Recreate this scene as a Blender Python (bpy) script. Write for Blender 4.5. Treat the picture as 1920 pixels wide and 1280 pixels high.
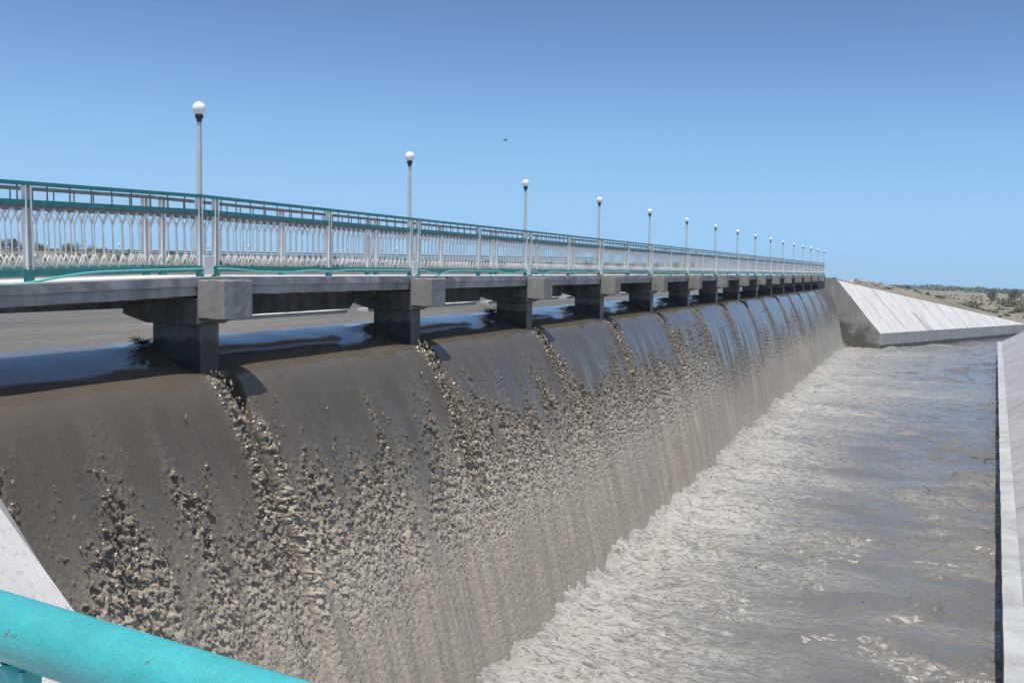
import bpy, bmesh, math, random
import numpy as np
from mathutils import Matrix, Vector

for o in list(bpy.data.objects):
    bpy.data.objects.remove(o)
scene = bpy.context.scene
col = scene.collection
rng = np.random.default_rng(7)
random.seed(7)

# ------------------------------------------------------------------ camera
CAM = np.array([9.0714, -11.1632, 0.214])
yaw, pit, rol, FPX = .3863, .0732, .0180, 1900.0
Fw = Vector((-math.sin(yaw)*math.cos(pit), math.cos(yaw)*math.cos(pit), -math.sin(pit)))
R0 = Vector((math.cos(yaw), math.sin(yaw), 0)); U0 = R0.cross(Fw)
Rt = R0*math.cos(rol) + U0*math.sin(rol); Up = -R0*math.sin(rol) + U0*math.cos(rol)
cam = bpy.data.cameras.new('camera'); camo = bpy.data.objects.new('camera', cam); col.objects.link(camo)
M = Matrix((Rt, Up, -Fw)).transposed().to_4x4(); M.translation = Vector(CAM)
camo.matrix_world = M
cam.sensor_width = 36; cam.lens = 36*FPX/1920; cam.clip_start = .05; cam.clip_end = 20000
scene.camera = camo

# ------------------------------------------------------------------ sky, sun, exposure
SUN = Vector((.03, -.27, 1)).normalized()
w = bpy.data.worlds.new('World'); scene.world = w; w.use_nodes = True
nt = w.node_tree; nt.nodes.clear()
tc = nt.nodes.new('ShaderNodeTexCoord'); mp = nt.nodes.new('ShaderNodeMapping')
mp.inputs['Rotation'].default_value = (.008, -.0156, 0)
sky = nt.nodes.new('ShaderNodeTexSky'); sky.sky_type = 'NISHITA'; sky.sun_disc = False
sky.sun_elevation = math.asin(SUN.z); sky.sun_rotation = math.atan2(SUN.x, SUN.y)
sky.altitude = 0; sky.air_density = 1.0; sky.dust_density = .6; sky.ozone_density = 10
bg = nt.nodes.new('ShaderNodeBackground'); bg.inputs['Strength'].default_value = .15
wo = nt.nodes.new('ShaderNodeOutputWorld')
nt.links.new(tc.outputs['Generated'], mp.inputs['Vector'])
# the clear, dry air has no yellow band at the horizon: read the sky a little higher up
sx = nt.nodes.new('ShaderNodeSeparateXYZ'); cx = nt.nodes.new('ShaderNodeCombineXYZ')
nt.links.new(mp.outputs[0], sx.inputs[0]); nt.links.new(sx.outputs[0], cx.inputs[0]); nt.links.new(sx.outputs[1], cx.inputs[1])
def wm(op, a_, b_):
    q = nt.nodes.new('ShaderNodeMath'); q.operation = op
    for i_, v_ in enumerate((a_, b_)):
        if isinstance(v_, (int, float)): q.inputs[i_].default_value = v_
        else: nt.links.new(v_, q.inputs[i_])
    return q.outputs[0]
zc_ = wm('MAXIMUM', sx.outputs[2], 0.0)
zz_ = wm('ADD', wm('MULTIPLY', wm('MULTIPLY', zc_, zc_), wm('ADD', wm('MULTIPLY', zc_, 20.0), 1.2)), .138)
nt.links.new(zz_, cx.inputs[2])
nrm_ = nt.nodes.new('ShaderNodeVectorMath'); nrm_.operation = 'NORMALIZE'; nt.links.new(cx.outputs[0], nrm_.inputs[0])
nt.links.new(nrm_.outputs[0], sky.inputs['Vector'])
tint = nt.nodes.new('ShaderNodeMix'); tint.data_type = 'RGBA'; tint.blend_type = 'MULTIPLY'; tint.inputs[0].default_value = 1
tint.inputs[7].default_value = (1.16, 1.15, 1.05, 1)
zr__ = nt.nodes.new('ShaderNodeMapRange'); zr__.interpolation_type = 'SMOOTHSTEP'
for i_, v_ in enumerate((.26, .75, 1.0, .84)): zr__.inputs[i_+1].default_value = v_
nt.links.new(zc_, zr__.inputs[0])
dim_ = nt.nodes.new('ShaderNodeVectorMath'); dim_.operation = 'SCALE'; nt.links.new(tint.outputs[2], dim_.inputs[0]); nt.links.new(zr__.outputs[0], dim_.inputs['Scale'])
nt.links.new(sky.outputs[0], tint.inputs[6]); nt.links.new(dim_.outputs[0], bg.inputs[0]); nt.links.new(bg.outputs[0], wo.inputs[0])
sl = bpy.data.lights.new('sun', 'SUN'); sl.energy = 4.7; sl.angle = math.radians(.53); sl.color = (1, .955, .89)
so = bpy.data.objects.new('sun', sl); col.objects.link(so)
so.rotation_euler = SUN.to_track_quat('Z', 'Y').to_euler(); so.location = (0, 0, 60)
scene.view_settings.view_transform = 'Standard'; scene.view_settings.look = 'None'
scene.view_settings.exposure = 0; scene.view_settings.gamma = 1

# ------------------------------------------------------------------ helpers
def tag(o, label=None, cat=None, group=None, kind=None):
    if label: o['label'] = label
    if cat: o['category'] = cat
    if group: o['group'] = group
    if kind: o['kind'] = kind
    return o
def empty(name, loc=(0, 0, 0)):
    o = bpy.data.objects.new(name, None); col.objects.link(o); o.location = loc; o.empty_display_size = .2
    return o
def link(name, me, parent=None, loc=None):
    o = bpy.data.objects.new(name, me); col.objects.link(o)
    if parent: o.parent = parent
    if loc: o.location = loc
    return o
def copy_tree(o, parent=None):
    c = o.copy(); col.objects.link(c); c.parent = parent
    for ch in o.children: copy_tree(ch, c)
    return c
def mesh_np(name, V, F, mat, smooth=False, attrs=None):
    V = np.asarray(V, np.float32); F = np.asarray(F, np.int32); k = F.shape[1]
    me = bpy.data.meshes.new(name)
    me.vertices.add(len(V)); me.vertices.foreach_set('co', V.ravel())
    me.loops.add(F.size); me.loops.foreach_set('vertex_index', F.ravel())
    me.polygons.add(len(F)); me.polygons.foreach_set('loop_start', np.arange(0, F.size, k, dtype=np.int32))
    me.update(calc_edges=True)
    if smooth: me.polygons.foreach_set('use_smooth', np.ones(len(F), bool))
    if attrs:
        for n, a in attrs.items():
            at = me.attributes.new(n, 'FLOAT', 'POINT'); at.data.foreach_set('value', np.asarray(a, np.float32).ravel())
    me.materials.append(mat); me.validate(); me.update()
    return me
def grid_faces(nr, nc, off=0):
    i = np.arange(nr-1)[:, None]*nc + np.arange(nc-1)[None, :]
    i = i.ravel() + off
    return np.stack([i, i+1, i+nc+1, i+nc], 1)
class MB:
    def __init__(s): s.v = []; s.f = []; s.sm = []
    def box(s, x0, x1, y0, y1, z0, z1):
        n = len(s.v)
        s.v += [(x0,y0,z0),(x1,y0,z0),(x1,y1,z0),(x0,y1,z0),(x0,y0,z1),(x1,y0,z1),(x1,y1,z1),(x0,y1,z1)]
        s.f += [tuple(n+i for i in q) for q in ((0,3,2,1),(4,5,6,7),(0,1,5,4),(1,2,6,5),(2,3,7,6),(3,0,4,7))]; s.sm += [0]*6
    def prism(s, prof, axis, a, b):            # prof: 2-D outline (ccw) swept along axis 'x','y','z'
        n = len(s.v); k = len(prof)
        for t in (a, b):
            for p, q in prof:
                s.v.append({'x': (t,p,q), 'y': (p,t,q), 'z': (p,q,t)}[axis])
        s.f.append(tuple(n+i for i in range(k))[::-1]); s.f.append(tuple(n+k+i for i in range(k)))
        for i in range(k):
            j = (i+1) % k; s.f.append((n+i, n+j, n+k+j, n+k+i))
        s.sm += [0]*(k+2)
    def tube(s, pts, r, seg=8, cap=True):
        pts = [Vector(p) for p in pts]; rs = r if isinstance(r, (list, tuple)) else [r]*len(pts)
        n = len(s.v)
        for i, p in enumerate(pts):
            d = (pts[min(i+1, len(pts)-1)] - pts[max(i-1, 0)]).normalized()
            a = d.orthogonal().normalized() if abs(d.z) > .9 else d.cross(Vector((0,0,1))).normalized()
            b = d.cross(a)
            for k in range(seg):
                t = 2*math.pi*k/seg; s.v.append(tuple(p + (a*math.cos(t) + b*math.sin(t))*rs[i]))
        for i in range(len(pts)-1):
            for k in range(seg):
                k2 = (k+1) % seg
                s.f.append((n+i*seg+k, n+i*seg+k2, n+(i+1)*seg+k2, n+(i+1)*seg+k)); s.sm.append(1)
        if cap:
            s.f.append(tuple(n+k for k in range(seg))[::-1]); s.f.append(tuple(n+(len(pts)-1)*seg+k for k in range(seg))); s.sm += [0, 0]
    def lathe(s, prof, seg=20, c=(0,0,0)):
        n = len(s.v)
        for r, z in prof:
            for k in range(seg):
                t = 2*math.pi*k/seg; s.v.append((c[0]+r*math.cos(t), c[1]+r*math.sin(t), c[2]+z))
        for i in range(len(prof)-1):
            for k in range(seg):
                k2 = (k+1) % seg
                s.f.append((n+i*seg+k, n+i*seg+k2, n+(i+1)*seg+k2, n+(i+1)*seg+k)); s.sm.append(1)
        s.f.append(tuple(n+k for k in range(seg))[::-1]); s.f.append(tuple(n+(len(prof)-1)*seg+k for k in range(seg))); s.sm += [0, 0]
    def mesh(s, name, mat, bevel=0, rough=0, cuts=0):
        me = bpy.data.meshes.new(name); me.from_pydata(s.v, [], s.f)
        for p, q in zip(me.polygons, s.sm): p.use_smooth = bool(q)
        if bevel or rough:
            bm = bmesh.new(); bm.from_mesh(me); bmesh.ops.recalc_face_normals(bm, faces=bm.faces)
            if bevel: bmesh.ops.bevel(bm, geom=[e for e in bm.edges if e.calc_length() > bevel*4], offset=bevel, segments=2, affect='EDGES', profile=.6)
            if cuts: bmesh.ops.subdivide_edges(bm, edges=[e for e in bm.edges if e.calc_length() > .08], cuts=cuts, use_grid_fill=True)
            if rough:
                for v in bm.verts: v.co += Vector((random.gauss(0, rough), random.gauss(0, rough), random.gauss(0, rough)))
            bm.to_mesh(me); bm.free()
        me.materials.append(mat); me.update()
        return me
    def obj(s, name, mat, parent=None, **k): return link(name, s.mesh(name, mat, **k), parent)

_perm = rng.permutation(512).astype(np.int32); _perm = np.concatenate([_perm % 256, _perm % 256, _perm % 256])
_gr = rng.normal(size=(256, 3)).astype(np.float32); _gr /= np.linalg.norm(_gr, axis=1)[:, None]
def noise(x, y, z=0.0):
    x = np.asarray(x, np.float32); y = np.asarray(y, np.float32); z = np.broadcast_to(np.asarray(z, np.float32), x.shape)
    xi = np.floor(x).astype(np.int32); yi = np.floor(y).astype(np.int32); zi = np.floor(z).astype(np.int32)
    xf = x-xi; yf = y-yi; zf = z-zi
    u = xf*xf*xf*(xf*(xf*6-15)+10); v = yf*yf*yf*(yf*(yf*6-15)+10); w_ = zf*zf*zf*(zf*(zf*6-15)+10)
    def g(a, b, c):
        h = _perm[(_perm[(_perm[(xi+a) & 255] + yi+b) & 255] + zi+c) & 255]
        G = _gr[h]; return G[..., 0]*(xf-a) + G[..., 1]*(yf-b) + G[..., 2]*(zf-c)
    def L(a, b, t): return a+(b-a)*t
    r = L(L(L(g(0,0,0), g(1,0,0), u), L(g(0,1,0), g(1,1,0), u), v), L(L(g(0,0,1), g(1,0,1), u), L(g(0,1,1), g(1,1,1), u), v), w_)
    return r*1.5
def sstep(a, b, x):
    t = np.clip((x-a)/(b-a), 0, 1); return t*t*(3-2*t)

# ------------------------------------------------------------------ materials
def new_mat(name):
    m = bpy.data.materials.new(name); m.use_nodes = True
    n = m.node_tree; b = n.nodes['Principled BSDF']
    return m, n, b
def N(n, t, **k):
    o = n.nodes.new(t)
    for a, v in k.items():
        if a in o.inputs: o.inputs[a].default_value = v
        else: setattr(o, a, v)
    return o
def tex(n, scale, detail=4, rough=.55, stretch=None, dist=0):
    g = N(n, 'ShaderNodeNewGeometry'); t = N(n, 'ShaderNodeTexNoise', Scale=scale, Detail=detail, Roughness=rough, Distortion=dist)
    if stretch:
        m = N(n, 'ShaderNodeMapping', Scale=stretch); n.links.new(g.outputs['Position'], m.inputs['Vector']); n.links.new(m.outputs[0], t.inputs['Vector'])
    else: n.links.new(g.outputs['Position'], t.inputs['Vector'])
    return t.outputs['Fac']
def ramp(n, fac, stops):
    r = N(n, 'ShaderNodeValToRGB'); e = r.color_ramp.elements
    while len(e) < len(stops): e.new(.5)
    for el, (p, c) in zip(e, stops): el.position = p; el.color = c if len(c) == 4 else (*c, 1)
    n.links.new(fac, r.inputs[0]); return r.outputs[0]
def mixc(n, fac, a, b, mode='MIX'):
    m = N(n, 'ShaderNodeMix', data_type='RGBA', blend_type=mode)
    for i, s in ((0, fac), (6, a), (7, b)):
        if isinstance(s, (int, float)): m.inputs[i].default_value = s
        elif isinstance(s, tuple): m.inputs[i].default_value = (*s, 1)
        else: n.links.new(s, m.inputs[i])
    return m.outputs[2]
def math_(n, op, a, b=None, clamp=False):
    m = N(n, 'ShaderNodeMath', operation=op, use_clamp=clamp)
    for i, s in enumerate((a, b)):
        if s is None: continue
        if isinstance(s, (int, float)): m.inputs[i].default_value = s
        else: n.links.new(s, m.inputs[i])
    return m.outputs[0]
def bump(n, b, h, strength, dist):
    u = N(n, 'ShaderNodeBump', Strength=strength, Distance=dist); n.links.new(h, u.inputs['Height']); n.links.new(u.outputs[0], b.inputs['Normal'])
    return u
def concrete(name, c, var=.25, stain=.5, scale=1.0, rough=.9, salt=0):
    m, n, b = new_mat(name)
    big = tex(n, 1.1*scale, 5, .6); fine = tex(n, 38*scale, 4, .7); streak = tex(n, 3.0*scale, 4, .6, (1, 1, .16))
    d = tuple(x*(1-var) for x in c); l = tuple(min(1, x*(1+var*.6)) for x in c)
    base = ramp(n, big, [(.3, d), (.7, l)])
    st = ramp(n, streak, [(.45, (1,1,1)), (.75, tuple(1-stain*k for k in (.75,.8,.85)))])
    base = mixc(n, 1.0, base, st, 'MULTIPLY')
    pit_ = ramp(n, fine, [(.28, (.55,.55,.55)), (.45, (1,1,1)), (.62, (1,1,1)), (.74, (1.18,1.18,1.16))])
    base = mixc(n, .8, base, pit_, 'MULTIPLY')
    if salt:
        base = mixc(n, ramp(n, tex(n, 5.5, 6, .68, (1,1,.55), .6), [(.56, (0,0,0)), (.70, (salt,)*3)]), base, (.36,.35,.32))
    n.links.new(base, b.inputs['Base Color']); b.inputs['Roughness'].default_value = rough
    b.inputs['Specular IOR Level'].default_value = .25
    bump(n, b, fine, .35, .01)
    return m
def paint(name, c, rough=.45, var=.12, dirt=.0, scale=9, peel=.22):
    m, n, b = new_mat(name)
    t = tex(n, scale, 5, .65)
    base = ramp(n, t, [(.3, tuple(x*(1-var) for x in c)), (.7, tuple(min(1, x*(1+var)) for x in c))])
    if dirt:
        t2 = tex(n, 45, 3, .7); base = mixc(n, ramp(n, t2, [(.66, (0,0,0)), (.74, (dirt,)*3)]), base, (.13,.09,.06))
    n.links.new(base, b.inputs['Base Color']); b.inputs['Roughness'].default_value = rough
    bump(n, b, tex(n, 130, 4, .7), peel, .003)
    return m
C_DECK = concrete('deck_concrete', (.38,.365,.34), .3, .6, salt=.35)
C_TOP = concrete('deck_topping_concrete', (.62,.60,.56), .1, .1)
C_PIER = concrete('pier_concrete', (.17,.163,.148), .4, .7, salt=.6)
C_BLOCK = concrete('block_concrete', (.31,.295,.265), .22, .4)
C_LINE = concrete('lining_concrete', (.60,.575,.54), .1, .15, .5)
C_WALL = concrete('wall_concrete', (.46,.455,.44), .14, .3, .6)
C_GREY = concrete('bank_slab_concrete', (.34,.335,.335), .14, .35, .4)
C_COPE = concrete('coping_concrete', (.40,.405,.39), .16, .35, .6)
P_TEAL = paint('teal_paint', (.040,.225,.205), .4, .18, .25)
P_WHITE = paint('grey_white_paint', (.74,.725,.68), .5, .07, .2)
P_BROWN = paint('weathered_strip_paint', (.20,.175,.15), .6, .25, .6)
P_HOSE = paint('pale_teal_plastic', (.13,.45,.42), .4, .1)
P_TURQ = paint('turquoise_paint', (.050,.35,.35), .34, .16, .75, 14, .6)
P_POLE = paint('pole_paint', (.5,.5,.47), .45, .08)
P_DARK = paint('dark_metal', (.03,.03,.032), .5, .2)
P_GLOBE, n_, b_ = new_mat('milk_glass')
b_.inputs['Base Color'].default_value = (.82,.82,.80,1); b_.inputs['Roughness'].default_value = .12
b_.inputs['Subsurface Weight'].default_value = .15; b_.inputs['Subsurface Radius'].default_value = (.05,.05,.05)
WOOD = paint('drift_wood', (.035,.028,.022), .8, .4)

def wet_wall():
    m = concrete('wet_wall_concrete', (.30,.295,.28), .2, .4, .5); n = m.node_tree; b = n.nodes['Principled BSDF']
    old = b.inputs['Base Color'].links[0].from_socket
    g = N(n, 'ShaderNodeNewGeometry'); s = N(n, 'ShaderNodeSeparateXYZ'); n.links.new(g.outputs['Position'], s.inputs[0])
    nz = math_(n, 'MULTIPLY', math_(n, 'SUBTRACT', tex(n, .9, 4, .6), .5), 4.5)
    h = math_(n, 'ADD', math_(n, 'ADD', s.outputs['Z'], nz), math_(n, 'MULTIPLY', s.outputs['X'], .55))
    k = ramp(n, math_(n, 'MULTIPLY_ADD', h, .1), [(.0, (1,1,1)), (.1, (0,0,0))])
    mr = N(n, 'ShaderNodeMapRange'); mr.inputs[1].default_value = -3.9; mr.inputs[2].default_value = -2.7; mr.inputs[3].default_value = 1; mr.inputs[4].default_value = 0
    n.links.new(h, mr.inputs[0])
    base = mixc(n, math_(n, 'MULTIPLY', mr.outputs[0], .72), old, (.05,.045,.036))
    n.links.new(base, b.inputs['Base Color'])
    return m
C_WET = wet_wall()
def waterline(name, c, zw, band, dark, **k):
    m = concrete(name, c, **k); n = m.node_tree; b = n.nodes['Principled BSDF']; old = b.inputs['Base Color'].links[0].from_socket
    g = N(n, 'ShaderNodeNewGeometry'); s_ = N(n, 'ShaderNodeSeparateXYZ'); n.links.new(g.outputs['Position'], s_.inputs[0])
    h = math_(n, 'ADD', s_.outputs['Z'], math_(n, 'MULTIPLY', math_(n, 'SUBTRACT', tex(n, 4.5, 5, .65), .5), band))
    mr = N(n, 'ShaderNodeMapRange')
    for i_, v_ in enumerate((zw-.04, zw+.03, 1, 0)): mr.inputs[i_+1].default_value = v_
    n.links.new(h, mr.inputs[0]); base = mixc(n, math_(n, 'MULTIPLY', mr.outputs[0], dark), old, (.022,.020,.017))
    n.links.new(base, b.inputs['Base Color'])
    rr = math_(n, 'SUBTRACT', .9, math_(n, 'MULTIPLY', mr.outputs[0], .55)); n.links.new(rr, b.inputs['Roughness'])
    return m
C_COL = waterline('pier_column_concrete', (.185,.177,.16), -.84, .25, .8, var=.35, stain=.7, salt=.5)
C_LOW = waterline('low_wall_concrete', (.44,.43,.405), -6.48, .16, .82, var=.14, stain=.3, scale=.6)

MUD = (.112,.094,.071); FOAM = (.375,.358,.326); CLOT = (.285,.245,.192)
def water_mat(name, mud, rough, bscale, bstr, bdist, stretch=(1,1,1), kind='nappe'):
    m, n, b = new_mat(name)
    b.inputs['IOR'].default_value = 1.33
    if kind == 'res': b.inputs['Specular IOR Level'].default_value = .22
    at = N(n, 'ShaderNodeAttribute', attribute_name='foam').outputs['Fac']
    if kind == 'nappe':
        nz = tex(n, 30, 6, .8, (1,1,.55)); nz2 = tex(n, 3.2, 4, .6, (1,1,.10))
        f = math_(n, 'ADD', at, math_(n, 'MULTIPLY', math_(n, 'SUBTRACT', nz, .5), math_(n, 'MULTIPLY', at, 3.0)), True)
        c = ramp(n, f, [(0, mud), (.45, CLOT), (1, (.45,.395,.318))])
        c = mixc(n, .75, c, ramp(n, nz2, [(.3, (.78,.78,.78)), (.7, (1.0,1.0,1.0))]), 'MULTIPLY')
        h = math_(n, 'ADD', tex(n, bscale, 5, .65, stretch), math_(n, 'MULTIPLY', tex(n, 60, 4, .7), math_(n, 'MULTIPLY', at, 1.3)))
    elif kind == 'pool':
        nz = tex(n, 3.2, 7, .68, (.42,1.5,1), .9); nz2 = tex(n, 16, 5, .7, (.55,1.4,1), .4)
        f0 = math_(n, 'ADD', math_(n, 'MULTIPLY', nz, .55), math_(n, 'MULTIPLY', nz2, .45))
        f1 = math_(n, 'ADD', math_(n, 'MULTIPLY', math_(n, 'SUBTRACT', f0, .55), 3.3), math_(n, 'MULTIPLY', math_(n, 'SUBTRACT', at, .74), 1.7), True)
        na = tex(n, 2.6, 5, .62, (.5,1.6,1), 1.4); nb = tex(n, 6.5, 5, .65, (.5,1.5,1), 1.0)
        la = math_(n, 'SUBTRACT', 1.0, math_(n, 'MULTIPLY', math_(n, 'ABSOLUTE', math_(n, 'SUBTRACT', na, .5)), 11.0), True)
        lb = math_(n, 'SUBTRACT', 1.0, math_(n, 'MULTIPLY', math_(n, 'ABSOLUTE', math_(n, 'SUBTRACT', nb, .5)), 11.0), True)
        fil = math_(n, 'MULTIPLY', math_(n, 'ADD', la, math_(n, 'MULTIPLY', lb, .8)), math_(n, 'MULTIPLY', math_(n, 'SUBTRACT', at, .20), 1.5, True), True)
        f = math_(n, 'ADD', f1, math_(n, 'MULTIPLY', fil, .85), True)
        c = ramp(n, f, [(0, mud), (.45, (.232,.219,.196)), (1, FOAM)])
        h = tex(n, bscale, 6, .65, stretch, .3)
    else:
        f = at; c = ramp(n, tex(n, .42, 6, .65, (.8,.22,1)), [(.32, tuple(x*.62 for x in mud)), (.68, tuple(x*1.25 for x in mud))])
        h = tex(n, bscale, 4, .6, stretch)
    n.links.new(c, b.inputs['Base Color'])
    r = math_(n, 'MULTIPLY_ADD', f, .5); n.nodes[-1].inputs[2].default_value = rough
    if kind == 'nappe':                                # choppy, silty water ahead of the smooth draw-down
        st0 = N(n, 'ShaderNodeAttribute', attribute_name='still').outputs['Fac']; st_ = math_(n, 'MAXIMUM', st0, 0.0)
        r = math_(n, 'MAXIMUM', r, math_(n, 'MULTIPLY', st_, .42))
        n.links.new(math_(n, 'SUBTRACT', .5, math_(n, 'MULTIPLY', st_, .28)), b.inputs['Specular IOR Level'])
        c = mixc(n, st_, c, ramp(n, tex(n, .42, 6, .65, (.8,.22,1)), [(.32, (.093,.078,.055)), (.68, (.19,.16,.11))]))
        n.links.new(c, b.inputs['Base Color'])
    n.links.new(r, b.inputs['Roughness'])
    u = bump(n, b, h, bstr, bdist)
    if kind == 'nappe': n.links.new(math_(n, 'MULTIPLY', bstr, math_(n, 'ADD', 1.0, math_(n, 'MULTIPLY', math_(n, 'MINIMUM', st0, 0.0), .9))), n.nodes['Bump'].inputs['Strength'])
    return m, u, n
W_NAP, _, _ = water_mat('muddy_falling_water', MUD, .07, 26, .35, .010, (1,1,.08))
W_POOL, _, _ = water_mat('muddy_pool_water', (.140,.133,.121), .10, 9, .55, .03, (.7,1.3,1), 'pool')
W_RES, _, _ = water_mat('muddy_reservoir_water', (.150,.126,.088), .42, 3.2, 1.0, .08, (1,.4,1), 'res')
CLOD, n_, b_ = new_mat('mud_splash')
t_ = tex(n_, 30, 3, .6)
n_.links.new(ramp(n_, t_, [(.3, (.22,.182,.135)), (.7, (.38,.33,.26))]), b_.inputs['Base Color'])
b_.inputs['Roughness'].default_value = .12; b_.inputs['IOR'].default_value = 1.33
SPRAY, n_, b_ = new_mat('foam_spray')
b_.inputs['Base Color'].default_value = (.40,.37,.32,1); b_.inputs['Roughness'].default_value = .5

# ------------------------------------------------------------------ water shapes
Y0, Y1, ZP = -5.1, 90.0, -6.9
PIERS = [6.0*k for k in range(15)]
def prof(X):                                        # smooth crest and free-falling nappe
    z = -.93 - .32*np.clip((X+2.2)/2.34, 0, 1)**2
    x = np.maximum(X-.14, 0)
    return np.where(X > .14, -1.25 - .27*x - 1.52*x*x, z)
xs_ = np.linspace(-2.4, 2.02, 4000); zs_ = prof(xs_)
arc = np.concatenate([[0], np.cumsum(np.hypot(np.diff(xs_), np.diff(zs_)))])
arc0 = np.interp(.14, xs_, arc)                     # a = 0 at the lip
A_END = arc[-1]-arc0
def flare(a, Y): return .42*sstep(.6, 6.4, a)*(1-sstep(-2, 42, Y))
def foot(Y): return 1.97 + .42*(1-sstep(-2, 42, Y))
def at_arc(a): x = np.interp(a+arc0, arc, xs_); return x, prof(x)
bay_start = {}
rb = random.Random(3)
for k in range(-1, 15): bay_start[k] = rb.uniform(.6, 2.2)
bay_start.update({-1: .40, 0: .45, 1: .55, 2: .45, 3: .45, 4: -.1, 5: 1.9, 6: 1.9, 7: .9, 8: 1.3, 9: 1.0})
bs_arr = np.array([bay_start[k] for k in range(-1, 15)])
pier_g = np.array([1, .95, 1.25, .9, 1.0, .8, 1.3, 1.5, 1.0, 1.4, 1.2, 1.5, .9, 1.4, 1.2]); pier_r = np.array([1, .95, .8, .9, .7, 1.1, .9, .35, 1.0, .6, .9, .5, 1, .8, .9]); pier_l = np.array([1, .7, .9, .55, .9, .6, 1.0, .3, .7, .9, .5, .9, .6, .9, .8])
def flow(a, Y):
    """turbulence, pier wake ridge, groove for points of the nappe"""
    bay = np.clip(np.floor(Y/6).astype(int)+1, 0, 15)
    yy = Y - 6*np.round(np.clip(Y, 0, 84)/6)         # offset from the nearest pier
    start = bs_arr[bay] + .75*noise(Y*.9, a*.12, 3.3) + .35*noise(Y*3.1, a*.2, 8.1)
    T = sstep(start, start+3.2, a)
    streak = sstep(.18, .5, noise(Y*1.6, a*.06, 12.7))*sstep(.2, 1.2, a)*.35
    T = np.clip(T + streak*(1-T), 0, 1)
    wv = .05*noise(Y*0+np.round(Y/6)*3.7, a*.8, 61.0)
    left_ = np.exp(-((yy-wv+.24-.02*a)/.12)**2)*sstep(.02, .30, a)*(1-sstep(1.4, 3.6, a))
    right_ = np.exp(-((yy-wv-.27+.03*a)/.085)**2)*sstep(.75, 1.1, a)*(1-sstep(2.2, 4.2, a))
    ridge = np.maximum(left_*pier_r[np.clip(np.round(Y/6), 0, 14).astype(int)], right_*pier_l[np.clip(np.round(Y/6), 0, 14).astype(int)])
    pk_ = np.clip(np.round(Y/6), 0, 14).astype(int); gk = pier_g[pk_]; rk = pier_r[pk_]
    gw = np.clip(.24 - .18*a, 0.05, 1)*gk*(1+.6*sstep(10, 30, Y))
    groove = (1-sstep(gw*.55, gw*1.1, np.abs(yy-wv-.09+.03*np.clip(a, 0, 2))))*sstep(-.05, .1, a)*(1-sstep(2.6, 4.6, a))
    return T, ridge, groove, yy
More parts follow.
